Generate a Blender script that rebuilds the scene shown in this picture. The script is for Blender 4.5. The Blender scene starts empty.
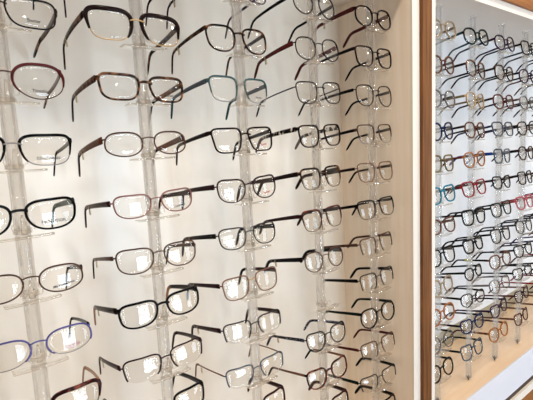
import bpy, math, random
from mathutils import Vector, Matrix
random.seed(7)
C = bpy.context.scene.collection
cm = 0.01
EYE = 150.0                      # camera height above the floor, cm

# ------------------------------------------------------------------ colour / material
def lin(c):
    return tuple(((v/255)/12.92 if v/255 <= .04045 else ((v/255+.055)/1.055)**2.4) for v in c) + (1,)
MATS = {}
def mat(name, rgb, rough=.5, metal=0., spec=.5, coat=0., noise=None):
    if name in MATS: return MATS[name]
    m = bpy.data.materials.new(name); m.use_nodes = True
    nt = m.node_tree; b = nt.nodes['Principled BSDF']
    b.inputs['Base Color'].default_value = lin(rgb)
    b.inputs['Roughness'].default_value = rough
    b.inputs['Metallic'].default_value = metal
    b.inputs['Specular IOR Level'].default_value = spec
    b.inputs['Coat Weight'].default_value = coat
    if noise:                                   # (second colour, scale, stretch xyz, lo, hi)
        c2, sc, st, lo, hi = noise
        tc = nt.nodes.new('ShaderNodeTexCoord'); mp = nt.nodes.new('ShaderNodeMapping')
        mp.inputs['Scale'].default_value = st
        nz = nt.nodes.new('ShaderNodeTexNoise'); nz.inputs['Scale'].default_value = sc; nz.inputs['Detail'].default_value = 5
        rp = nt.nodes.new('ShaderNodeValToRGB')
        rp.color_ramp.elements[0].position = lo; rp.color_ramp.elements[0].color = lin(rgb)
        rp.color_ramp.elements[1].position = hi; rp.color_ramp.elements[1].color = lin(c2)
        nt.links.new(tc.outputs['Object'], mp.inputs['Vector']); nt.links.new(mp.outputs['Vector'], nz.inputs['Vector'])
        nt.links.new(nz.outputs['Fac'], rp.inputs['Fac']); nt.links.new(rp.outputs['Color'], b.inputs['Base Color'])
    MATS[name] = m
    return m

def clear_mat(name, tint, ior, gain=1.0, rough=0.0):
    """thin clear plastic: lets light through, mirrors by Fresnel"""
    m = bpy.data.materials.new(name); m.use_nodes = True
    nt = m.node_tree; nt.nodes.clear()
    out = nt.nodes.new('ShaderNodeOutputMaterial'); mx = nt.nodes.new('ShaderNodeMixShader')
    tr = nt.nodes.new('ShaderNodeBsdfTransparent'); gl = nt.nodes.new('ShaderNodeBsdfGlossy')
    fr = nt.nodes.new('ShaderNodeFresnel'); mu = nt.nodes.new('ShaderNodeMath')
    mu.operation = 'MULTIPLY'; mu.use_clamp = True
    tr.inputs['Color'].default_value = (*tint, 1); gl.inputs['Roughness'].default_value = rough
    ge = nt.nodes.new('ShaderNodeNewGeometry'); mr = nt.nodes.new('ShaderNodeMapRange')   # same mirroring on both faces of the sheet
    mr.inputs['To Min'].default_value = ior; mr.inputs['To Max'].default_value = 1/ior; mu.inputs[1].default_value = gain
    nt.links.new(ge.outputs['Backfacing'], mr.inputs['Value']); nt.links.new(mr.outputs['Result'], fr.inputs['IOR'])
    nt.links.new(fr.outputs[0], mu.inputs[0]); nt.links.new(mu.outputs[0], mx.inputs['Fac'])
    nt.links.new(tr.outputs[0], mx.inputs[1]); nt.links.new(gl.outputs[0], mx.inputs[2])
    nt.links.new(mx.outputs[0], out.inputs['Surface'])
    return m
LENS = clear_mat('lens', (.975, .968, .955), 1.5, .75)
def glass_mat(name, tint, rough=0.0, mix=.35, haze=.0):
    m = bpy.data.materials.new(name); m.use_nodes = True
    nt = m.node_tree; nt.nodes.clear()
    out = nt.nodes.new('ShaderNodeOutputMaterial'); mx = nt.nodes.new('ShaderNodeMixShader')
    g = nt.nodes.new('ShaderNodeBsdfGlass'); g.inputs['IOR'].default_value = 1.49
    g.inputs['Roughness'].default_value = rough; g.inputs['Color'].default_value = (*tint, 1)
    t = nt.nodes.new('ShaderNodeBsdfTransparent'); t.inputs['Color'].default_value = (*tint, 1)
    mx.inputs['Fac'].default_value = mix
    nt.links.new(g.outputs[0], mx.inputs[1]); nt.links.new(t.outputs[0], mx.inputs[2])
    m2 = nt.nodes.new('ShaderNodeMixShader'); tl = nt.nodes.new('ShaderNodeBsdfTranslucent'); m2.inputs['Fac'].default_value = haze
    nt.links.new(mx.outputs[0], m2.inputs[1]); nt.links.new(tl.outputs[0], m2.inputs[2]); nt.links.new(m2.outputs[0], out.inputs['Surface'])
    return m
ACRYL = glass_mat('clear_acrylic', (.992, .99, .985), .02, .64, .10)
ACRYL_FAR = glass_mat('clear_acrylic_slim', (.985, .985, .98), .05, .86, .10)
CLIP_FAR = glass_mat('clear_clip_slim', (.96, .95, .93), .05, .8, .06)
CLIP = glass_mat('clear_clip', (.985, .975, .955), .01, .55, .02)

# plastics and metals of the frames
FR = {}
def fm(key, rgb, kind='p', noise=None):
    FR[key] = mat('frame_'+key, tuple(v*(.62 if max(rgb) < 80 else .85) for v in rgb), *( (.16, 0., .07, .0) if kind == 'p' else ((.25, .0, .10, 0.) if max(rgb) < 100 else (.3, .35, .3, 0.)) ), noise=noise)
SP = (1, 1, 1)
fm('black', (16,14,16)); fm('blackm', (26,22,24), 'm'); fm('darkbrown', (42,24,22)); fm('brownm', (84,56,44), 'm')
fm('copper', (128,84,62), 'm'); fm('gold', (206,168,110), 'm'); fm('silver', (150,145,145), 'm')
fm('gun', (60,58,64), 'm'); fm('maroon', (70,18,26)); fm('maroonm', (66,26,32), 'm'); fm('redbrown', (92,34,34))
fm('tort', (40,24,20), noise=((120,78,48), 90, SP, .50, .68)); fm('torts', (58,34,28), noise=((140,96,66), 120, SP, .48, .66))
fm('tortred', (56,20,24), noise=((134,66,48), 110, SP, .48, .66)); fm('speckle', (52,34,34), noise=((150,120,104), 220, SP, .52, .6))
fm('teal', (42,84,86)); fm('tealm', (62,96,98), 'm'); fm('mauve', (146,96,92), 'm'); fm('pinkm', (150,50,86), 'm')
fm('violet', (86,82,150), 'm'); fm('navy', (28,36,84)); fm('navys', (22,24,52), noise=((170,176,200), 260, SP, .56, .62))
fm('slate', (74,86,100), 'm'); fm('purple', (66,28,78)); fm('red', (158,28,40)); fm('blue', (36,66,150)); fm('cyan', (28,130,158))
fm('green', (22,78,58)); fm('dkgreen', (20,44,36)); fm('tan', (176,132,104)); fm('beige', (176,156,128)); fm('olive', (120,106,70))
fm('orange', (176,104,48)); fm('brown', (104,62,42)); fm('grey', (118,112,112)); fm('yellow', (214,206,40)); fm('pink', (196,86,104))
fm('clear', (206,192,176)); fm('white', (222,220,214)); fm('stripe', (22,20,24), noise=((226,222,216), 38, (1, 3.2, 1), .52, .56))
PRINT_K = mat('print_black', (34,28,26), .6); PRINT_R = mat('print_red', (170,40,48), .6); PRINT_V = mat('print_violet', (170,110,130), .6)
TAG = mat('tag_plastic', (196,180,150), .3, 0, .6)
PAD = mat('nose_pad', (206,190,176), .25)
STEEL = mat('steel', (120,116,112), .3, .8)

WHITE_PANEL = mat('white_laminate', (234,226,212), .33, 0, .8, .0, noise=((224,215,200), 2.2, (6, 6, 1.0), .35, .7))
FAR_PANEL = mat('white_laminate_cool_lit', (228,231,234), .33, 0, .8, .0, noise=((220,223,227), 2.2, (6, 6, 1.0), .35, .7))  # same laminate, with the window's bluish light put into its colour
SIDE_PANEL = mat('cream_laminate', (246,236,223), .38, 0, .5, 0, noise=((238,225,208), 7.0, (9, 9, .6), .35, .7))  # cream with slightly deeper upright streaks
SHELF_M = mat('peach_shelf', (240,212,180), .35, 0, .5, 0, noise=((232,200,164), 6.0, (.8, 9, 1), .35, .7))  # peach with slightly deeper lengthwise streaks
KHAKI_SHADE = mat('khaki_shade_strip', (150,140,116), .5)  # shade at the foot of the far back wall, painted as khaki
WHITE_PAINT = mat('white_paint', (232,224,212), .45)
COOL_LIT_PAINT = mat('white_paint_cool_lit', (218,219,226), .45)  # white trim paint, tinted for the cool window light on the fascia
GROOVE = mat('dark_groove', (60,40,28), .6)
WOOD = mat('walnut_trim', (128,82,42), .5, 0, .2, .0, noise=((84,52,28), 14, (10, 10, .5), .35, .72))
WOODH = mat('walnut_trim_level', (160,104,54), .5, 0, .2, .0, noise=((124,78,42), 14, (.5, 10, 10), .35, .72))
WALLM = mat('wall_paint', (226,214,198), .8)
CEILM = mat('ceiling_paint', (236,232,226), .9)
FLOORM = mat('floor_boards', (134,98,66), .5, 0, .5, 0, noise=((104,72,46), 3, (1, 8, 1), .35, .7))

# ------------------------------------------------------------------ mesh helpers
class MB:
    def __init__(s): s.v = []; s.f = []
    def add(s, vs, fs):
        n = len(s.v); s.v += [tuple(p) for p in vs]; s.f += [tuple(i+n for i in q) for q in fs]
    def box(s, lo, hi):
        x0,y0,z0 = lo; x1,y1,z1 = hi
        s.add([(x0,y0,z0),(x1,y0,z0),(x1,y1,z0),(x0,y1,z0),(x0,y0,z1),(x1,y0,z1),(x1,y1,z1),(x0,y1,z1)],
              [(0,3,2,1),(4,5,6,7),(0,1,5,4),(1,2,6,5),(2,3,7,6),(3,0,4,7)])
    def sweep(s, P, A, B, ra, rb, closed=False, k=8, n=2.6):
        """section of half sizes ra (along A) and rb (along B) carried along P"""
        sec = []
        for j in range(k):
            t = 2*math.pi*(j+.5)/k; c, q = math.cos(t), math.sin(t)
            sec.append((math.copysign(abs(c)**(2/n), c), math.copysign(abs(q)**(2/n), q)))
        vs = []
        for i, p in enumerate(P):
            for u, w in sec: vs.append(p + A[i]*(u*ra[i]) + B[i]*(w*rb[i]))
        fs = []; m = len(P)
        for i in range(m if closed else m-1):
            for j in range(k):
                a = i*k+j; b = i*k+(j+1)%k; c = ((i+1)%m)*k+(j+1)%k; d = ((i+1)%m)*k+j
                fs.append((a, b, c, d))
        if not closed:
            fs.append(tuple(range(k))[::-1]); fs.append(tuple((m-1)*k+j for j in range(k)))
        s.add(vs, fs)
    def tube(s, P, r, closed=False, k=8):
        P = [Vector(p) for p in P]; m = len(P); A = []; B = []
        for i in range(m):
            t = (P[(i+1) % m] - P[i-1]) if closed else (P[min(i+1,m-1)] - P[max(i-1,0)])
            t.normalize()
            up = Vector((0,0,1)) if abs(t.z) < .9 else Vector((0,1,0))
            a = t.cross(up).normalized(); A.append(a); B.append(t.cross(a).normalized())
        rr = r if isinstance(r, list) else [r]*m
        s.sweep(P, A, B, rr, rr, closed, k, 2)
    def ball(s, c, r, nu=8, nv=6):
        vs = []; fs = []
        for i in range(nv+1):
            ph = math.pi*i/nv
            for j in range(nu):
                t = 2*math.pi*j/nu
                vs.append((c[0]+r[0]*math.sin(ph)*math.cos(t), c[1]+r[1]*math.sin(ph)*math.sin(t), c[2]+r[2]*math.cos(ph)))
        for i in range(nv):
            for j in range(nu):
                fs.append((i*nu+j, i*nu+(j+1)%nu, (i+1)*nu+(j+1)%nu, (i+1)*nu+j))
        s.add(vs, fs)
    def ring(s, R0, R1, z0, z1, k=32, c=(0,0)):
        vs = []; fs = []
        for z in (z0, z1):
            for R in (R1, R0):
                for j in range(k):
                    t = 2*math.pi*j/k; vs.append((c[0]+R*math.cos(t), c[1]+R*math.sin(t), z))
        for j in range(k):
            n = (j+1) % k
            fs += [(j,n,2*k+n,2*k+j), (k+n,k+j,3*k+j,3*k+n), (k+j,k+n,n,j), (2*k+j,2*k+n,3*k+n,3*k+j)]
        s.add(vs, fs)
    def build(s, name, m, parent=None, smooth=True):
        me = bpy.data.meshes.new(name)
        me.from_pydata([(x*cm, y*cm, z*cm) for x, y, z in s.v], [], s.f)
        me.validate(); me.materials.append(m)
        if smooth: me.polygons.foreach_set('use_smooth', [True]*len(me.polygons))
        me.update()
        o = bpy.data.objects.new(name, me); C.objects.link(o)
        if parent: o.parent = parent
        return o
def empty(name, loc, rot=(0,0,0)):
    o = bpy.data.objects.new(name, None); C.objects.link(o)
    o.location = (loc[0]*cm, loc[1]*cm, (loc[2]+EYE)*cm); o.rotation_euler = rot
    o.empty_display_size = .02
    return o
def tag(o, label, cat, group=None, kind=None):
    if label: o['label'] = label
    if cat: o['category'] = cat
    if group: o['group'] = group
    if kind: o['kind'] = kind

# ------------------------------------------------------------------ eyeglasses
def sg(v, e): return math.copysign(abs(v)**e, v)
def outline(S, t):
    a, b, n = S['a'], S['b'], S['n']
    c, s = math.cos(t), math.sin(t)
    n = n*(1 + .2*s*(1 if c > 0 else .5))
    x = a*sg(c, 2/n); z = b*sg(s, 2/n)
    x *= 1 + S['tap']*z/b
    z += S['lift']*max(0, x/a)**1.5*(.5+.5*z/b)
    if x < 0 and z < 0: x *= 1 - .12*min(1, -z/b)
    return x, z
def surf(S, x, z, cx):
    X = cx + x
    return .011*X*X + (x*x+z*z)/26.0
FONTMESH = {}
def text_mesh(txt, m, size, shear=0):
    cu = bpy.data.curves.new('t', 'FONT'); cu.body = txt; cu.size = size*1.15*cm; cu.align_x = 'CENTER'; cu.shear = shear; cu.offset = .00011
    cu.resolution_u = 2; cu.extrude = .00002
    ob = bpy.data.objects.new('t', cu); C.objects.link(ob)
    dg = bpy.context.evaluated_depsgraph_get(); dg.update()
    me = bpy.data.meshes.new_from_object(ob.evaluated_get(dg))
    bpy.data.objects.remove(ob); bpy.data.curves.remove(cu)
    me.materials.clear(); me.materials.append(m); me.name = 'lens_print'
    return me

BASE = dict(a=2.5, b=1.62, n=3.0, tap=.05, lift=.1, bw=1.8, rim='full', rt=.13, rb=.10, d=.16, pads=True,
            col='blackm', low=None, tem=None, tip=None, th=.35, tipd=None, txt=None, tcol='k', scr=0, tags=0, zh=.55)
SHAPES = {
 'rect': dict(n=3.6, tap=.09, lift=.24, b=1.6), 'round': dict(n=2.35, tap=.04, lift=.05, b=1.95, a=2.4),
 'oval': dict(n=2.5, tap=.0, lift=.0, b=1.6, a=2.55), 'cat': dict(n=2.7, tap=.08, lift=.42, b=1.7, a=2.5),
 'square': dict(n=3.6, tap=.1, lift=.12, b=1.9, a=2.4), 'big': dict(n=2.8, tap=.08, lift=.08, b=2.05, a=2.5)}
def make_glasses(loc, S, yaw=0, pitch=8, roll=0, small=False):
    S = {**BASE, **SHAPES[S.get('shape', 'rect')], **S}
    S['a'] *= 1.07*S.get('wide', 1); S['b'] *= 1.1; S['th'] *= 1.0 if S['th'] < .3 else min(1.45, 1.12/S['th'])
    root = empty('eyeglasses', loc, (math.radians(-pitch), math.radians(roll), math.radians(yaw)))
    N = 28 if small else 44
    cx = S['bw']/2 + S['a'] + .12
    plastic = not S['pads']
    col = FR[S['col']]; low = FR[S['low']] if S['low'] else None
    Y = Vector((0,1,0))
    fr = MB()
    lower_bits = []
    for s in (-1, 1):
        pts = []; nor = []; th = []
        for i in range(N):
            t = 2*math.pi*i/N
            x, z = outline(S, t); x2, z2 = outline(S, t+.02); x1, z1 = outline(S, t-.02)
            tx, tz = x2-x1, z2-z1; l = math.hypot(tx, tz) or 1
            pts.append(Vector((s*(cx+x), surf(S, x, z, cx), z))); nor.append(Vector((s*tz/l, 0, -tx/l))); th.append(t)
        def thick(t):
            w = .5+.5*math.sin(t); return S['rb'] + (S['rt']-S['rb'])*w**1.3
        B = [Y]*N
        off = lambda idx, r: [pts[i] + nor[i]*r[k]*.55 for k, i in enumerate(idx)]
        if S['rim'] == 'full':
            idx = list(range(N)); r = [thick(th[i]) for i in idx]
            fr.sweep(off(idx, r), [nor[i] for i in idx], B, r, [S['d']]*N, True)
        else:
            e = .02 if S['rim'] == 'brow' else .35           # how far the upper rim reaches down the sides
            i0 = -int(N*e/(2*math.pi)+1); i1 = N//2 + int(N*(e+(.5 if S['rim'] == 'brow' else .25))/(2*math.pi)+1)
            idx = [i % N for i in range(i0, i1+1)]
            r = []
            for q, i in enumerate(idx):
                u = min(q, (len(idx)-1-q)*.5)/3.0
                r.append(S['rt']*min(1, .45+.55*u) if S['rim'] == 'brow' else S['rt'])
            fr.sweep(off(idx, r), [nor[i] for i in idx], [Y]*len(idx), r, [S['d']]*len(idx))
            if low:
                jdx = [i % N for i in range(i1-1, N+i0+2)]
                lo = MB(); rr = [S['rb']*.6]*len(jdx)
                lo.sweep([pts[i] for i in jdx], [nor[i] for i in jdx], [Y]*len(jdx), rr, rr)
                lower_bits.append(lo)
        # end piece
        ze = S['b']*S['zh']
        te = min((abs(outline(S, 2*math.pi*i/N)[1]-ze) + (9 if math.cos(2*math.pi*i/N) < .2 else 0), i) for i in range(N))[1]
        pe = pts[te].copy()
        hx = abs(pe.x) + .38; hy = pe.y + .55; hz = pe.z
        hh = max(.12, min(S['th']*.5, .36)) if plastic or S['rim'] == 'brow' else .12
        P = [pe + Vector((-s*.05,0,0)), Vector((s*(hx-.12), pe.y+.05, hz)), Vector((s*hx, pe.y+.25, hz)), Vector((s*hx, hy, hz))]
        AA = [Vector((0,0,1))]*4; BB = [Y, Vector((s*.7,.7,0)).normalized(), Vector((s,.2,0)).normalized(), Vector((s,0,0))]
        fr.sweep(P, AA, [Y, Vector((-s*.5,.85,0)), Vector((-s*.85,.5,0)), Vector((-s,0,0))] if False else BB, [hh*.8,hh,hh,hh], [.1,.12,.11,.1])
        # temple
        L = S.get('L', 10.6); tp = []; ra = []; rb = []
        th0 = S['th']*.5
        M = 9 if small else 12
        for i in range(M):
            u = i/(M-1); yy = hy + L*u
            tp.append(Vector((s*(hx+.45*math.sin(u*2.2)-.25*u), yy, hz - .25*u*u)))
            ra.append(th0*(1-.28*u) if S['th'] > .45 else th0*(1-.1*u)); rb.append(.1 + (.06 if plastic else .02))
        p = tp[-1].copy(); tip = []
        K = 8; tl = S.get('tl', 4.4); tipr = max(.22, th0*.68)
        for i in range(K+1):
            u = i/K; ang = math.radians(8 + (S.get('bend', 50))*min(1, u*2.2))
            if i: p = p + Vector((-s*.06, math.cos(ang), -math.sin(ang)))*(tl/K)
            tip.append((p.copy(), ang, tipr*(1.0+.25*math.sin(u*math.pi)) if u < .98 else tipr*.6))
        tcol = FR[S['tem'] or S['col']]; tpc = FR[S['tip'] or S['tem'] or S['col']]
        def axes(P):
            A = []; Bx = []
            for i in range(len(P)):
                t = (P[min(i+1, len(P)-1)] - P[max(i-1, 0)]).normalized()
                b = Vector((1,0,0)); a = b.cross(t).normalized(); A.append(a); Bx.append(t.cross(a).normalized())
            return A, Bx
        tm = MB(); A, Bx = axes(tp); tm.sweep(tp, A, Bx, ra, rb)
        to = tm.build('temple', tcol, root)
        if small and not S['tip']:
            tb = MB(); P2 = [q[0] for q in tip]; A, Bx = axes(P2); tb.sweep(P2, A, Bx, [q[2] for q in tip], [.11]*len(P2))
            # one continuous temple when too small to tell the tip apart
            me = to.data; base = MB(); A0, B0 = axes(tp+P2[1:])
            base.sweep(tp+P2[1:], A0, B0, ra+[q[2] for q in tip][1:], rb+[.11]*(len(P2)-1))
            bpy.data.objects.remove(to); to = base.build('temple', tcol, root)
        else:
            tb = MB(); P2 = [q[0] for q in tip]; P2[0] = P2[0] - Vector((0,.5,-.02)); A, Bx = axes(P2)
            tb.sweep(P2, A, Bx, [q[2] for q in tip], [.12]*len(P2)); tb.build('temple_tip', tpc, to)
        if S.get('band') and s == -1:
            g = MB(); q = tp[4:7]; A, Bx = axes(q); g.sweep(q, A, Bx, [ra[4]*1.5]*3, [.2]*3); g.build('temple_band', FR['yellow'], to)
        if S['tags'] and (s == -1 or S['tags'] > 1):
            g = MB(); q = tp[int(M*.78)]
            g.tube([q+Vector((.16*math.cos(a*.7854), 0, .32*math.sin(a*.7854))) + Vector((0,0,-.08)) for a in range(8)], .06, True, 6)
            g.box((q.x-.05, q.y-.28, q.z-1.35), (q.x+.05, q.y+.28, q.z-.35))
            g.build('security_tag', TAG, to)
        # lens
        le = MB(); K1 = 4; vs = [Vector((s*cx, surf(S,0,0,cx)-.05, 0))]
        for ring in range(1, K1+1):
            u = ring/K1
            for i in range(N):
                x, z = outline(S, th[i]); x *= u; z *= u
                vs.append(Vector((s*(cx+x), surf(S, x, z, cx)-.05, z)))
        nf = len(vs); vs += [v + Vector((0,.16,0)) for v in vs]
        fs = []
        for i in range(N):
            j = (i+1) % N
            fs.append((0, 1+i, 1+j)); fs.append((nf, nf+1+j, nf+1+i))
            for ring in range(K1-1):
                a = 1+ring*N; b = a+N
                fs.append((a+i, b+i, b+j, a+j)); fs.append((nf+a+i, nf+a+j, nf+b+j, nf+b+i))
            a = 1+(K1-1)*N
            fs.append((a+i, nf+a+i, nf+a+j, a+j))
        if s == 1: fs = [f for f in fs]
        else: fs = [f[::-1] for f in fs]
        le.add(vs, fs); lo_ = le.build('lens', LENS, root)
        if S['txt'] and s == S.get('ts', 1):
            key = (S['txt'], S['tcol'], S.get('tsz', .42), S['scr'])
            me = text_mesh(S['txt'], {'k': PRINT_K, 'r': PRINT_R, 'v': PRINT_V}[S['tcol']], S.get('tsz', .42), .35 if S['scr'] else 0)
            tx = S.get('tx', .1); tz = -S['b']*S.get('tz', .62)
            # wrap the letters on the lens surface
            for v in me.vertices:
                x = v.co.x/cm + tx; z = v.co.y/cm + tz + (.12*x if S['scr'] else 0); w = v.co.z/cm
                X = s*cx + x
                v.co = (X*cm, (surf(S, s*x, z, cx) - .1 - w)*cm, z*cm)
            o = bpy.data.objects.new('lens_print', me); C.objects.link(o); o.parent = lo_
        if S['pads']:
            pd = MB(); px = S['bw']/2*.9; pz = -.25
            pd.ball((s*px, .42, pz), (.11, .18, .33), 8, 5)
            pd.tube([(s*(px+.02), .45, pz), (s*(px+.12), .5, pz+.15), (s*(px+.25), .35, pz+.25), (s*(S['bw']/2+.16), .12, pz+.2)], .04, False, 5)
            pd.build('nose_pad', PAD if S['rim'] != 'brow' else FR['gold'] if S['low'] == 'gold' else PAD, root)
    # bridge
    zb = S['b']*.42; hb = S['bw']/2 + .2
    br = [Vector((hb*(i/4-1), .02+.0*i, zb + .22*(1-(i/4-1)**2))) for i in range(9)]
    rr = [max(.1, S['rt']*(.95 if plastic else .8))]*9
    if S['low'] and S['rim'] == 'brow' or S.get('bridge'):
        bb = MB(); bb.sweep(br, [Vector((0,0,1))]*9, [Y]*9, [.1]*9, [.1]*9); bb.build('bridge', FR[S.get('bridge') or S['low']], root)
    else:
        fr.sweep(br, [Vector((0,0,1))]*9, [Y]*9, rr, [max(.1, S['d']*.9)]*9)
    fr.build('front_rim', col, root)
    for lo in lower_bits: lo.build('lower_rim', low, root)
    return root

ORD = ['topmost', 'second', 'third', 'fourth', 'fifth', 'sixth', 'seventh', 'eighth', 'ninth', 'tenth', 'eleventh', 'twelfth']
ROWZ = [26.8, 18.3, 9.8, 1.2, -7.5, -16.1, -24.9, -33.6, -42.4, -50.8, -59.2, -67.8]
RY = 65.3                                   # rods stand this far in front of the lens, cm
X0, X2, STEP = 9.44, 112.2, 18.5
def P(c, **k): return {**dict(col=c, pads=False, rt=.2, rb=.14, d=.2, th=.7, zh=.78), **k}      # plastic
def M(c, **k): return {**dict(col=c, rt=.13, rb=.1, d=.12), **k}                         # metal
def W(c, **k): return {**dict(col=c, rim='brow', rt=.2, d=.16, rb=.12, zh=.72, th=.6), **k}  # browline
def H(c, **k): return {**dict(col=c, rim='semi', rt=.13, d=.12, zh=.6), **k}              # half rim
NEAR = {
 # rod A
 (0,0): ('black metal eyeglasses with thin temples', M('blackm', th=.5)),
 (0,1): ('black rectangular metal eyeglasses with tortoise temples', M('blackm', shape='rect', tem='tort', th=.8, txt='Bexter', tsz=.5, L=11, bend=12)),
 (0,2): ('maroon browline eyeglasses with speckled temples', W('redbrown', low='brownm', shape='round', tem='speckle', th=.6, txt='Timotion', tsz=.5, b=2.0, a=2.6, L=10.5, bend=14)),
 (0,3): ('black browline eyeglasses with clear lower rim', W('black', low='silver', shape='rect', th=.5, txt='COLE HAAN', tsz=.45, b=1.75, a=2.6)),
 (0,4): ('bold black plastic eyeglasses with teal inner temples', P('black', shape='rect', tem='teal', txt='EVOLUTION', tsz=.5, a=2.65, lift=.25, n=2.9, b=1.7)),
 (0,5): ('brown oval metal eyeglasses with script on lens', M('brownm', shape='oval', tem='darkbrown', th=.55, txt='Madison Davis', scr=1, tsz=.42, b=1.55, a=2.4)),
 (0,6): ('violet half rim eyeglasses with black temples', H('violet', low='silver', shape='oval', tem='black', th=.45, txt='Virginia', tcol='v', scr=1, tsz=.6, a=2.6)),
 (0,7): ('tortoise browline eyeglasses with tan temples', W('tortred', low='blackm', shape='rect', tem='tan', th=.55, rt=.3, a=2.7)),
 # rod B
 (1,0): ('dark maroon eyeglasses with thin temples', M('maroonm', tem='maroon', th=.5, tags=1)),
 (1,1): ('brown browline eyeglasses with gold wire rims', W('darkbrown', low='gold', shape='square', tem='tort', th=.75, rt=.34, tags=1, a=2.65, b=1.95)),
 (1,2): ('brown tortoise rectangular eyeglasses with wide temples', P('torts', shape='rect', tem='torts', txt='Persol', tsz=.5, tags=1, tip='black')),
 (1,3): ('copper oval metal eyeglasses with wide brown temples', M('brownm', shape='oval', tem='brown', th=.95, tip='black', a=2.5, b=1.55, tags=1)),
 (1,4): ('mauve metal eyeglasses with maroon temples', M('mauve', shape='rect', tem='maroonm', th=.65, tip='maroon', txt='Catherine', scr=1, tsz=.45, n=2.9, b=1.5, tags=1)),
 (1,5): ('thin dark brown metal eyeglasses with bronze temples', M('brownm', shape='rect', tem='brownm', th=.5, n=2.9, tip='darkbrown', tags=1, b=1.65)),
 (1,6): ('glossy black plastic eyeglasses with tan inner temples', P('black', shape='rect', tem='darkbrown', tip='tan', n=3, a=2.6, lift=.2, tags=1)),
 (1,7): ('dark maroon half rim eyeglasses with wide hinges', H('maroonm', shape='rect', tem='maroonm', th=.6, tags=1, a=2.6)),
 (1,8): ('black eyeglasses with thick matte temples', P('black', shape='rect')),
 # rod C
 (2,0): ('purple eyeglasses with dark slim temples', M('purple', tem='purple', th=.45, tags=1)),
 (2,1): ('thin tortoise squared eyeglasses with dark temples', {**P('tort', shape='square', n=2.9), 'rt': .16, 'rb': .13, 'th': .5, 'tags': 1}),
 (2,2): ('teal browline metal eyeglasses with grey temples', W('tealm', low='silver', shape='square', tem='slate', th=.6, rt=.16, tip='teal', txt='Forever', tsz=.4)),
 (2,3): ('dark brown rectangular plastic eyeglasses with red script', {**P('darkbrown', shape='square'), 'txt': 'Seven', 'tcol': 'r', 'scr': 1, 'tsz': .6, 'rt': .16, 'rb': .13, 'th': .55, 'n': 4.6, 'tap': .12, 'a': 2.5, 'b': 1.85}),
 (2,4): ('black cat eye metal eyeglasses with pink corners', M('maroonm', shape='cat', tem='maroonm', th=.7, txt='Seven', tcol='r', scr=1, tsz=.6, tags=1, rt=.16, b=1.75)),
 (2,5): ('dark grey metal eyeglasses with tapered black temples', M('gun', shape='rect', tem='blackm', th=.65, n=2.9, b=1.65, tags=1)),
 (2,6): ('copper metal rectangular eyeglasses with gold bridge', M('copper', shape='square', tem='maroonm', th=.6, bridge='gold', tip='black', b=1.75, tags=1)),
 (2,7): ('grey half rim eyeglasses with maroon cutout temples', H('gun', shape='rect', tem='maroonm', th=.65, tags=1)),
 (2,8): ('slate half rim eyeglasses with copper temples', H('slate', shape='rect', tem='copper', th=.28, tags=1)),
 (2,9): ('maroon plastic eyeglasses with broad temples', P('maroon', shape='rect')),
 # rod D
 (3,0): ('black round metal eyeglasses with thin rims', M('blackm', shape='round', rt=.13, rb=.11, tem='black', th=.5)),
 (3,1): ('black rounded metal eyeglasses with red temples', M('blackm', shape='round', rt=.13, rb=.1, tem='redbrown', th=.7, tags=1)),
 (3,2): ('thin black squared metal eyeglasses with silver temples', M('blackm', shape='square', tem='gun', th=.28, tip='black')),
 (3,3): ('dark squared eyeglasses with striped temples', {**P('darkbrown', shape='square', tem='stripe'), 'rt': .15, 'rb': .13, 'th': .7, 'tip': 'grey'}),
 (3,4): ('black browline eyeglasses with gold corner accents', W('tort', low='brownm', shape='square', tem='darkbrown', rt=.2, th=.7)),
 (3,5): ('maroon browline eyeglasses with burgundy temples', W('tortred', low='brownm', shape='square', tem='maroonm', rt=.18, th=.6)),
 (3,6): ('rounded bronze metal eyeglasses with wide black temples', M('brownm', shape='round', tem='black', th=.7, tags=1, a=2.3, b=1.8, rt=.13)),
 (3,8): ('black cat eye eyeglasses with speckled navy temples', M('black', shape='cat', tem='navys', th=.55, rt=.15, rb=.12, a=2.4, tags=1)),
 (3,9): ('tortoise cat eye plastic eyeglasses with copper temples', {**P('tortred', shape='cat', tem='copper'), 'th': .4, 'rt': .2, 'tip': 'black'}),
 (3,10): ('dark burgundy eyeglasses with angular temples', P('maroon', shape='rect')),
 # rod E
 (4,0): ('dark brown rounded eyeglasses with glossy maroon temples', {**P('darkbrown', shape='round', tem='redbrown'), 'rt': .17, 'rb': .14, 'b': 1.85, 'tags': 1}),
 (4,1): ('squared dark plastic eyeglasses with black temples', {**P('darkbrown', shape='square', tem='black'), 'rt': .15, 'rb': .13, 'th': .5}),
 (4,2): ('large rounded black brown metal eyeglasses', M('darkbrown', shape='big', tem='black', th=.5, rt=.13, rb=.1)),
 (4,3): ('bronze upper rim eyeglasses with pale lower rims', W('brownm', low='silver', shape='square', tem='black', rt=.12, th=.5, zh=.6)),
 (4,4): ('thin copper metal eyeglasses with brown temples', M('copper', shape='square', tem='darkbrown', th=.5, tags=1)),
 (4,5): ('black browline eyeglasses with thin dark lower rims', W('black', low='gun', shape='square', tem='black', rt=.16, th=.5)),
 (4,6): ('brown half rim eyeglasses with slim bronze temples', H('brownm', shape='square', tem='brownm', th=.5)),
 (4,7): ('slim black half rim eyeglasses with black temples', H('blackm', shape='square', tem='black', th=.6)),
 (4,8): ('black round plastic eyeglasses with dark green temples', {**P('black', shape='round', tem='dkgreen'), 'rt': .18, 'rb': .15, 'th': .55}),
 (4,9): ('brown half rim eyeglasses with reddish temples', H('brownm', shape='square', tem='redbrown', th=.5)),
 (4,10): ('black half rim eyeglasses with dark green temples', H('blackm', shape='rect', tem='dkgreen', th=.6)),
 (4,11): ('black eyeglasses with heavy dark temples', P('black', shape='rect')),
}
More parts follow.
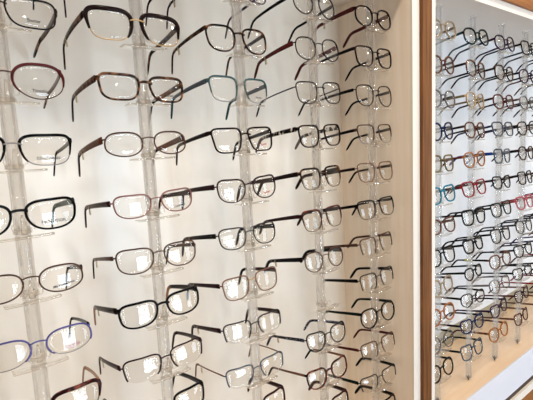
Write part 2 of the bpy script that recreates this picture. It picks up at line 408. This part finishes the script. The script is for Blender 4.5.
def R_(c, sh='round', tem=None, th=.5, t=.19, **k): return {**dict(col=c, pads=False, rt=t*1.2, rb=t*1.0, d=.2, th=th, tem=tem, shape=sh), **k}
FAR = {
 (0,0): ('beige rounded eyeglasses with olive temples', R_('beige', tem='olive')), (0,1): ('brown rounded eyeglasses with slim rims', R_('brown', tem='darkbrown')),
 (0,2): ('grey rounded metal eyeglasses', R_('grey', tem='black')), (0,3): ('navy rounded plastic eyeglasses', R_('navy', t=.2)),
 (0,4): ('olive brown squared eyeglasses', R_('olive', 'square', 'brown')), (0,5): ('turquoise squared plastic eyeglasses', R_('cyan', 'square', 'black', t=.2)),
 (0,6): ('reddish brown eyeglasses with dark temples', R_('brown', 'cat', 'redbrown')), (0,7): ('black squared eyeglasses with glossy rims', R_('black', 'square')),
 (0,8): ('pale beige round eyeglasses with navy temples', R_('beige', 'round', 'navy')), (0,9): ('bronze rounded eyeglasses with brown temples', R_('orange', 'round', 'brown')),
 (0,10): ('grey metal round eyeglasses', R_('grey', 'round', 'black', t=.1)), (0,11): ('black rounded eyeglasses with thick rims', R_('black', 'round', t=.2)),
 (1,0): ('dark teal rounded eyeglasses with bold rims', R_('dkgreen', 'round', 'teal', t=.22)), (1,1): ('brown tortoise round eyeglasses', R_('torts', 'round', 'darkbrown', t=.2)),
 (1,2): ('thin gold round metal eyeglasses', R_('gold', 'round', 'olive', t=.09)), (1,3): ('brown round eyeglasses with dark temples', R_('brown', 'round', 'darkbrown')),
 (1,4): ('amber and red rounded eyeglasses', R_('orange', 'round', 'redbrown', t=.18)), (1,5): ('bright red squared plastic eyeglasses', R_('red', 'square', 'redbrown', t=.18)),
 (1,6): ('black squared eyeglasses with bold rims', R_('black', 'square', t=.24)), (1,7): ('heavy black rectangular eyeglasses', R_('black', 'rect', t=.26)),
 (1,8): ('black oval eyeglasses with dark temples', R_('black', 'round', 'dkgreen', b=1.5, a=2.2)), (1,9): ('black round eyeglasses with straight temples', R_('black', 'round', 'black', t=.14, b=1.7)),
 (1,10): ('navy cat eye eyeglasses with dark temples', R_('navy', 'cat', 'black', t=.2)), (1,11): ('slate blue squared eyeglasses', R_('slate', 'square', 'dkgreen', t=.2)),
 (2,0): ('deep purple rounded eyeglasses', R_('purple', 'round', t=.18)), (2,1): ('brown round eyeglasses with curved temples', R_('tort', 'round', 'darkbrown')),
 (2,2): ('reddish brown round eyeglasses', R_('redbrown', 'round', 'darkbrown')), (2,3): ('dark blue squared eyeglasses', R_('slate', 'square', 'navy')),
 (2,4): ('grey squared eyeglasses with bright blue temples', R_('slate', 'square', 'blue', .7)), (2,5): ('black cat eye plastic eyeglasses', R_('black', 'cat', 'gun', t=.2)),
 (2,6): ('dark green and black squared eyeglasses', R_('dkgreen', 'square', 'black', t=.2)), (2,7): ('grey brown squared metal eyeglasses', R_('gun', 'square', 'black')),
 (2,8): ('brown round eyeglasses with yellow band on temple', R_('brown', 'round', 'black', band=1)), (2,9): ('pale grey rounded metal eyeglasses', R_('grey', 'round', 'grey', t=.1)),
 (2,10): ('purple cat eye eyeglasses with plum temples', R_('purple', 'cat', 'purple', t=.18)), (2,11): ('orange tortoise rounded eyeglasses', R_('orange', 'round', 'tortred', t=.2)),
 (3,0): ('black squared eyeglasses with slim temples', R_('black', 'square')), (3,1): ('purple black round eyeglasses', R_('purple', 'round', 'black')),
 (3,2): ('thin grey round metal eyeglasses', R_('grey', 'round', 'tort', t=.09)), (3,3): ('brown and olive round eyeglasses', R_('tort', 'round', 'black')),
 (3,4): ('maroon round eyeglasses with dark temples', R_('maroon', 'round', 'black')), (3,5): ('black rounded eyeglasses with brown temples', R_('black', 'square', 'darkbrown', t=.18)),
 (3,6): ('pink red squared plastic eyeglasses', R_('pink', 'square', 'red', t=.2)), (3,7): ('grey half round metal eyeglasses', R_('gun', 'round', 'gun', t=.12)),
 (3,8): ('black rounded eyeglasses with bold dark rims', R_('black', 'cat', 'black', t=.2)), (3,9): ('charcoal cat eye eyeglasses', R_('darkbrown', 'cat', 'black', t=.18)),
 (3,10): ('maroon cat eye eyeglasses with crimson temples', R_('maroon', 'cat', 'redbrown', t=.18)), (3,11): ('dark brown cat eye eyeglasses', R_('tortred', 'cat', 'brown', t=.2)),
}
far5 = [('black squared', 'black'), ('brown round', 'brown'), ('dark green', 'dkgreen'), ('brown rounded', 'tort'), ('grey', 'gun'), ('red brown', 'redbrown'), ('pink', 'pink'),
        ('black', 'black'), ('navy', 'navy'), ('black cat eye', 'black'), ('crimson', 'red'), ('brown', 'brown')]
for r, (w_, c_) in enumerate(far5): FAR[(4, r)] = (w_ + ' eyeglasses with slim temples', R_(c_, 'round' if r % 2 else 'square'))

YAW = {}; ROLL = {}; PIT = {}

# measured bridge positions that leave the regular grid a little: (dx, dz) cm
ADJ = {(0,1): (.4, -.2), (0,2): (.2,-.2), (0,3): (.2,-.4), (0,4): (0,-.3), (0,5): (.5,-.6), (0,6): (.5,-.8), (0,7): (.5,-1.4),
       (1,1): (-.3,-.3), (1,2): (.1,-.5), (1,3): (0,-.1), (1,4): (.5,-.7), (1,5): (.2,-.7), (1,6): (.1,-.3), (1,7): (0,-.6),
       (2,1): (-.5,-.1), (2,2): (-.6,-.1), (2,3): (-.3,-.1), (2,4): (0,-.3), (2,5): (-.4,-.3), (2,6): (-.4,-.6), (2,7): (-.4,-.4), (2,8): (-.4,-.4)}
FARZ = {0: 1.1, 1: .4}
for _r in range(1, 11): ADJ[(3, _r)] = (.5, .1)
far6 = [('dark brown square', 'darkbrown'), ('black round', 'black'), ('navy round', 'navy'), ('maroon square', 'maroon'), ('black square', 'black'), ('dark red round', 'redbrown'),
        ('grey square', 'gun'), ('black cat eye', 'black'), ('brown cat eye', 'brown'), ('crimson cat eye', 'red'), ('purple round', 'purple'), ('black square', 'black')]
for r, (w_, c_) in enumerate(far6): FAR[(5, r)] = (w_ + ' eyeglasses with long straight temples', R_(c_, 'square' if r % 2 else 'round'))
def holder(r, z, lb=1.95):
    h = MB()
    # collar round the tube, arm, nose shaped rest with two loops, and the ledge under the lenses
    h.ring(.99, 1.15, z-lb-.1, z-lb+.5, 20)
    n = 17
    LP = [Vector((3.4*(i/8-1), -1.9 + .3*(i/8-1)**2, z-.36-lb)) for i in range(n)]
    h.sweep(LP, [Vector((0,.1,1)).normalized()]*n, [Vector((0,1,-.1)).normalized()]*n, [.08]*n, [.8]*n, False, 6, 4)
    h.sweep([p+Vector((0,-.85,.0)) for p in LP], [Vector((0,0,1))]*n, [Vector((0,1,0))]*n, [.16]*n, [.06]*n, False, 6, 4)
    h.sweep([Vector((0,-1.4,z-lb-.1)), Vector((0,-1.3,z-1.1)), Vector((0,-1.2,z-.4)), Vector((0,-1.1,z+.05))],
            [Vector((1,0,0))]*4, [Vector((0,1,.2))]*4, [.40,.32,.22,.14], [.26,.2,.12,.08], False, 8, 2.4)
    for s in (-1, 1):
        h.tube([(s*.95+.42*math.cos(a*math.pi/5), -1.42, z-1.5+.5*math.sin(a*math.pi/5)) for a in range(10)], .09, True, 6)
    return h.build('glasses_holder', CLIP_FAR if r.location.x > 1 else CLIP, r)

def make_rod(x, z0, z1, D, k, label, group):
    r = empty('display_rod', (x, RY, 0))
    t = MB(); t.ring(.7, .98, z0, z1, 36); t.build('acrylic_tube', ACRYL_FAR if x > 100 else ACRYL, r)
    f = MB(); f.ring(.25, .6, z0-.3, z0, 24); f.tube([(0,0,z0-1.0),(0,0,z0+.5)], .25, False, 12); f.build('foot_screw', STEEL, r)
    f = MB(); f.ring(.25, 1.05, z1, z1+.5, 24); f.build('end_cap', CLIP, r)
    for i in range(12):
        S = D.get((k, i)); dz = ADJ.get((k, i), (0, 0))[1] if D is NEAR else FARZ.get(i, 0)
        if S: S = {**BASE, **SHAPES[S[1].get('shape', 'rect')], **S[1]}
        holder(r, ROWZ[i]+dz, S['b']*1.1+max(.32, S['rb']*1.6+.3) if S else 1.95)
    tag(r, label, 'display rod', group)
    return r

NR = ['leftmost', 'second', 'middle', 'fourth', 'fifth']
for k in range(5):
    make_rod(X0+STEP*k, -77.5, 34, NEAR, k,
             f'clear acrylic tube rod holding eyeglasses, {NR[k]} in the near white display case', 'acrylic rods of the near display case')
FN = ['leftmost', 'second', 'third', 'fourth', 'fifth', 'sixth']
for k in range(6):
    make_rod(X2+STEP*k, -78, 33.5, FAR, k,
             f'slim clear acrylic rod holding eyeglasses, {FN[k]} rod of the far display case', 'acrylic rods of the far display case')

rnd = random.Random(3)
for D, xs, where, names, grp, small in ((NEAR, X0, 'near', NR, 'eyeglasses in the near display case', False),
                                 (FAR, X2, 'far', FN, 'eyeglasses in the far display case', True)):
    for (k, r), (desc, S) in D.items():
        dx, dz = ADJ.get((k, r), (0, 0)) if not small else (0, 0)
        yaw = YAW.get((k, r), rnd.uniform(-3, 3)) if not small else rnd.uniform(-5, 5)
        roll = ROLL.get((k, r), rnd.uniform(-1.2, 1.2)) if not small else rnd.uniform(-2, 2)
        pit = PIT.get((k, r), (7 if r < 5 else 10)+rnd.uniform(-1.5, 1.5)) if not small else (7 if r < 5 else 11)+rnd.uniform(-3, 3)
        S = dict(S); S['wide'] = 1 if small else (1.06, 1.02, 1.0, .93, .98)[k]; S.setdefault('bend', 34 if small else 55 if k < 3 else 38)
        g = make_glasses((xs+STEP*k+dx-.45, RY-1.95, ROWZ[r]-.18+dz+(FARZ.get(r, 0) if small else 0)), dict(S), yaw, pit, roll, small)
        tag(g, f'{desc}, {ORD[sum(1 for q in D if q[0] == k and q[1] < r)]} down on {names[k]} rod of {where} case', 'glasses', grp)

# ------------------------------------------------------------------ display cases
FY, BY = 60.0, 82.0
def part(name, lo, hi, m, parent, smooth=False):
    b = MB(); b.box(lo, hi); return b.build(name, m, parent, smooth)
ZT, ZB = 35.2, -79.2
def case(xl, xr, label):
    c = empty('display_case', ((xl+xr)/2, FY, 0)); ox = (xl+xr)/2
    def p(n, lo, hi, m):
        return part(n, (lo[0]-ox, lo[1]-FY, lo[2]), (hi[0]-ox, hi[1]-FY, hi[2]), m, c)
    p('back_panel', (xl, BY, ZB+7), (xr, BY+1.2, ZT+2), FAR_PANEL if xl > 0 else WHITE_PANEL)
    p('base_strip', (xl, BY+.3, ZB), (xr, BY+1.2, ZB+7), KHAKI_SHADE if xl > 0 else WHITE_PANEL)  # far strip carries the painted shade, near one is plain panel
    p('side_panel', (xl-1.5, FY+.3, ZB-2), (xl, BY+1.2, ZT+3), SIDE_PANEL)
    p('side_panel', (xr, FY+.3, ZB-2), (xr+1.5, BY+1.2, ZT+3), SIDE_PANEL)
    p('header_panel', (xl, FY+.3, ZT), (xr, BY+1.2, ZT+2), WHITE_PAINT)
    p('shelf', (xl, FY-.6, ZB-2), (xr, BY+1.2, ZB), SHELF_M)
    p('fascia_board', (xl-1.9, FY-1.0, ZB-9.3), (xr+1.9, FY-.6, ZB+1.5), COOL_LIT_PAINT)
    p('header_trim', (xl-1.9, FY-.3, ZT), (xr+1.9, FY+.3, ZT+2.3), WHITE_PAINT)
    p('edge_trim', (xl-3.0, FY-.3, ZB), (xl, FY+.3, ZT), WHITE_PAINT)
    p('edge_trim', (xr, FY-.3, ZB), (xr+1.9, FY+.3, ZT), WHITE_PAINT)
    tag(c, label, 'display case')
    return c
c1 = case(-42, 91.5, 'near white walled display case holding five rods of eyeglasses')
c2 = case(101.2, 262, 'far white display case with peach shelf, beyond the brown wood trim')
def struct(name, lo, hi, m):
    b = MB(); lo = (lo[0], lo[1], lo[2]+EYE); hi = (hi[0], hi[1], hi[2]+EYE); b.box(lo, hi)
    o = b.build(name, m, None, False); o['kind'] = 'structure'; return o
# wooden mouldings on the wall between and around the cases
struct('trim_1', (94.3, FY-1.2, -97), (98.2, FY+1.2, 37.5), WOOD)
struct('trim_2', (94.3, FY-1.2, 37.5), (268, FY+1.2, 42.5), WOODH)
struct('trim_3', (93.4, FY-.35, ZB), (94.3, FY+1.2, 37.5), WHITE_PAINT)
struct('trim_4', (98.2, FY-1.6, ZB-14), (268, FY+.3, ZB-11.2), WHITE_PAINT)
struct('trim_6', (98.2, FY-.8, ZB-11.2), (268, FY+.3, ZB-9.3), GROOVE)
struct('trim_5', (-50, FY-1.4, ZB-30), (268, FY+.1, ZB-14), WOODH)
struct('wall_back_upper', (-250, FY+.2, 37.6), (500, FY+26, 124), WALLM)
struct('wall_back_lower', (-250, FY+.4, -150), (500, FY+26, ZB-2.1), WALLM)
struct('wall_back_left', (-250, FY+.4, ZB-2), (-44, FY+26, 37.5), WALLM)
struct('wall_back_right', (264, FY+.4, ZB-2), (500, FY+26, 37.5), WALLM)
struct('wall_back_pier', (93.1, FY+.5, ZB-2), (99.6, FY+26, 37.5), WALLM)
# room
struct('floor', (-260, -330, -154), (510, FY+26, -150), FLOORM)
struct('ceiling', (-260, -330, 120), (510, FY+26, 124), CEILM)
struct('wall_left', (-260, -330, -150), (-250, FY+26, 120), WALLM)
struct('wall_right', (500, -330, -150), (510, FY+26, 120), WALLM)
# wall behind the camera with the shop window
WX0, WX1, WZ0, WZ1, WY = 75, 225, -120, 55, -300
VX0, VX1 = 370, 475                        # unseen glass door, added to throw cool light on the back panel
struct('wall_front_left', (-250, WY-10, -150), (WX0, WY, 120), WALLM)
struct('wall_front_middle', (WX1, WY-10, -150), (VX0, WY, 120), WALLM)
struct('wall_front_right', (VX1, WY-10, -150), (500, WY, 120), WALLM)
struct('wall_front_transom', (VX0, WY-10, WZ1), (VX1, WY, 120), WALLM)
struct('wall_front_step', (VX0, WY-10, -150), (VX1, WY, WZ0-15), WALLM)
struct('wall_front_sill', (WX0, WY-10, -150), (WX1, WY, WZ0), WALLM)
struct('wall_front_lintel', (WX0, WY-10, WZ1), (WX1, WY, 120), WALLM)
WINS = []
for name, x0, x1, z0, z1, nx, nz in (('window_1', WX0, WX1, WZ0, WZ1, 5, 4), ('fill_door_1', VX0, VX1, WZ0-15, WZ1, 2, 3)):
    b = MB()
    wx = [x0+(x1-x0)*i/nx for i in range(nx+1)]; wz = [z0+(z1-z0)*i/nz for i in range(nz+1)]
    for x in wx: b.box((x-2.5, WY-6, z0+EYE), (x+2.5, WY-1, z1+EYE))
    for z in wz: b.box((x0, WY-6, z+EYE-2), (x1, WY-1, z+EYE+2))
    o = b.build(name, mat('window_frame_paint', (214,210,204), .5), None, False); o['kind'] = 'structure'
    WINS.append((wx, wz))

# ------------------------------------------------------------------ light
def area(name, loc, rot, sx, sy, power, col):
    l = bpy.data.lights.new(name, 'AREA'); l.shape = 'RECTANGLE'; l.size = sx*cm; l.size_y = sy*cm
    l.energy = power; l.color = col
    o = bpy.data.objects.new(name, l); C.objects.link(o)
    o.location = (loc[0]*cm, loc[1]*cm, (loc[2]+EYE)*cm); o.rotation_euler = rot
    return o
WINP = 19.0
for q, (wx, wz) in enumerate(WINS):
    for i in range(len(wx)-1):
        for j in range(len(wz)-1):
            w, h = wx[i+1]-wx[i]-5, wz[j+1]-wz[j]-4
            area('window_and_fill_door_light', ((wx[i]+wx[i+1])/2, WY-4, (wz[j]+wz[j+1])/2), (math.radians(90), 0, 0), w, h, w*h/(25*40.)*(19, 8)[q]*(1.4-.25*j), (.70, .85, 1.0))  # lights the window panes and, dimmer, those of the added door
for (x, y, p) in ((-50, 2, 30), (30, 2, 30), (110, 2, 30), (190, 2, 26), (60, -180, 16), (-120, -160, 16), (300, -80, 16)):
    area('ceiling_light', (x, y, 118), (0, 0, 0), 16, 16, p*.92, (1.0, .84, .66))
w = bpy.data.worlds.new('w'); bpy.context.scene.world = w; w.use_nodes = True
w.node_tree.nodes['Background'].inputs[0].default_value = (.8, .9, 1, 1); w.node_tree.nodes['Background'].inputs[1].default_value = 1.0

# ------------------------------------------------------------------ camera
yaw, pitch, roll, f = .664, .1289, -.0486, 434.1
cy, sy, cp, sp = math.cos(yaw), math.sin(yaw), math.cos(pitch), math.sin(pitch)
fwd = Vector((sy*cp, cy*cp, -sp)); right = Vector((cy, -sy, 0)); up = right.cross(fwd)
cr, sr = math.cos(roll), math.sin(roll)
r2 = right*cr + up*sr; u2 = up*cr - right*sr
cam = bpy.data.cameras.new('camera'); co = bpy.data.objects.new('camera', cam); C.objects.link(co)
co.matrix_world = Matrix.Translation((0, 0, EYE*cm)) @ Matrix((r2, u2, -fwd)).transposed().to_4x4()
cam.sensor_width = 36; cam.lens = 36*f/533; cam.clip_start = .02; cam.clip_end = 50
sc = bpy.context.scene; sc.camera = co
sc.view_settings.view_transform = 'Standard'; sc.view_settings.look = 'None'; sc.view_settings.gamma = 1
sc.view_settings.exposure = -1.9
sc.cycles.use_denoising = True
sc.cycles.max_bounces = 16; sc.cycles.transmission_bounces = 14; sc.cycles.transparent_max_bounces = 64; sc.cycles.diffuse_bounces = 5
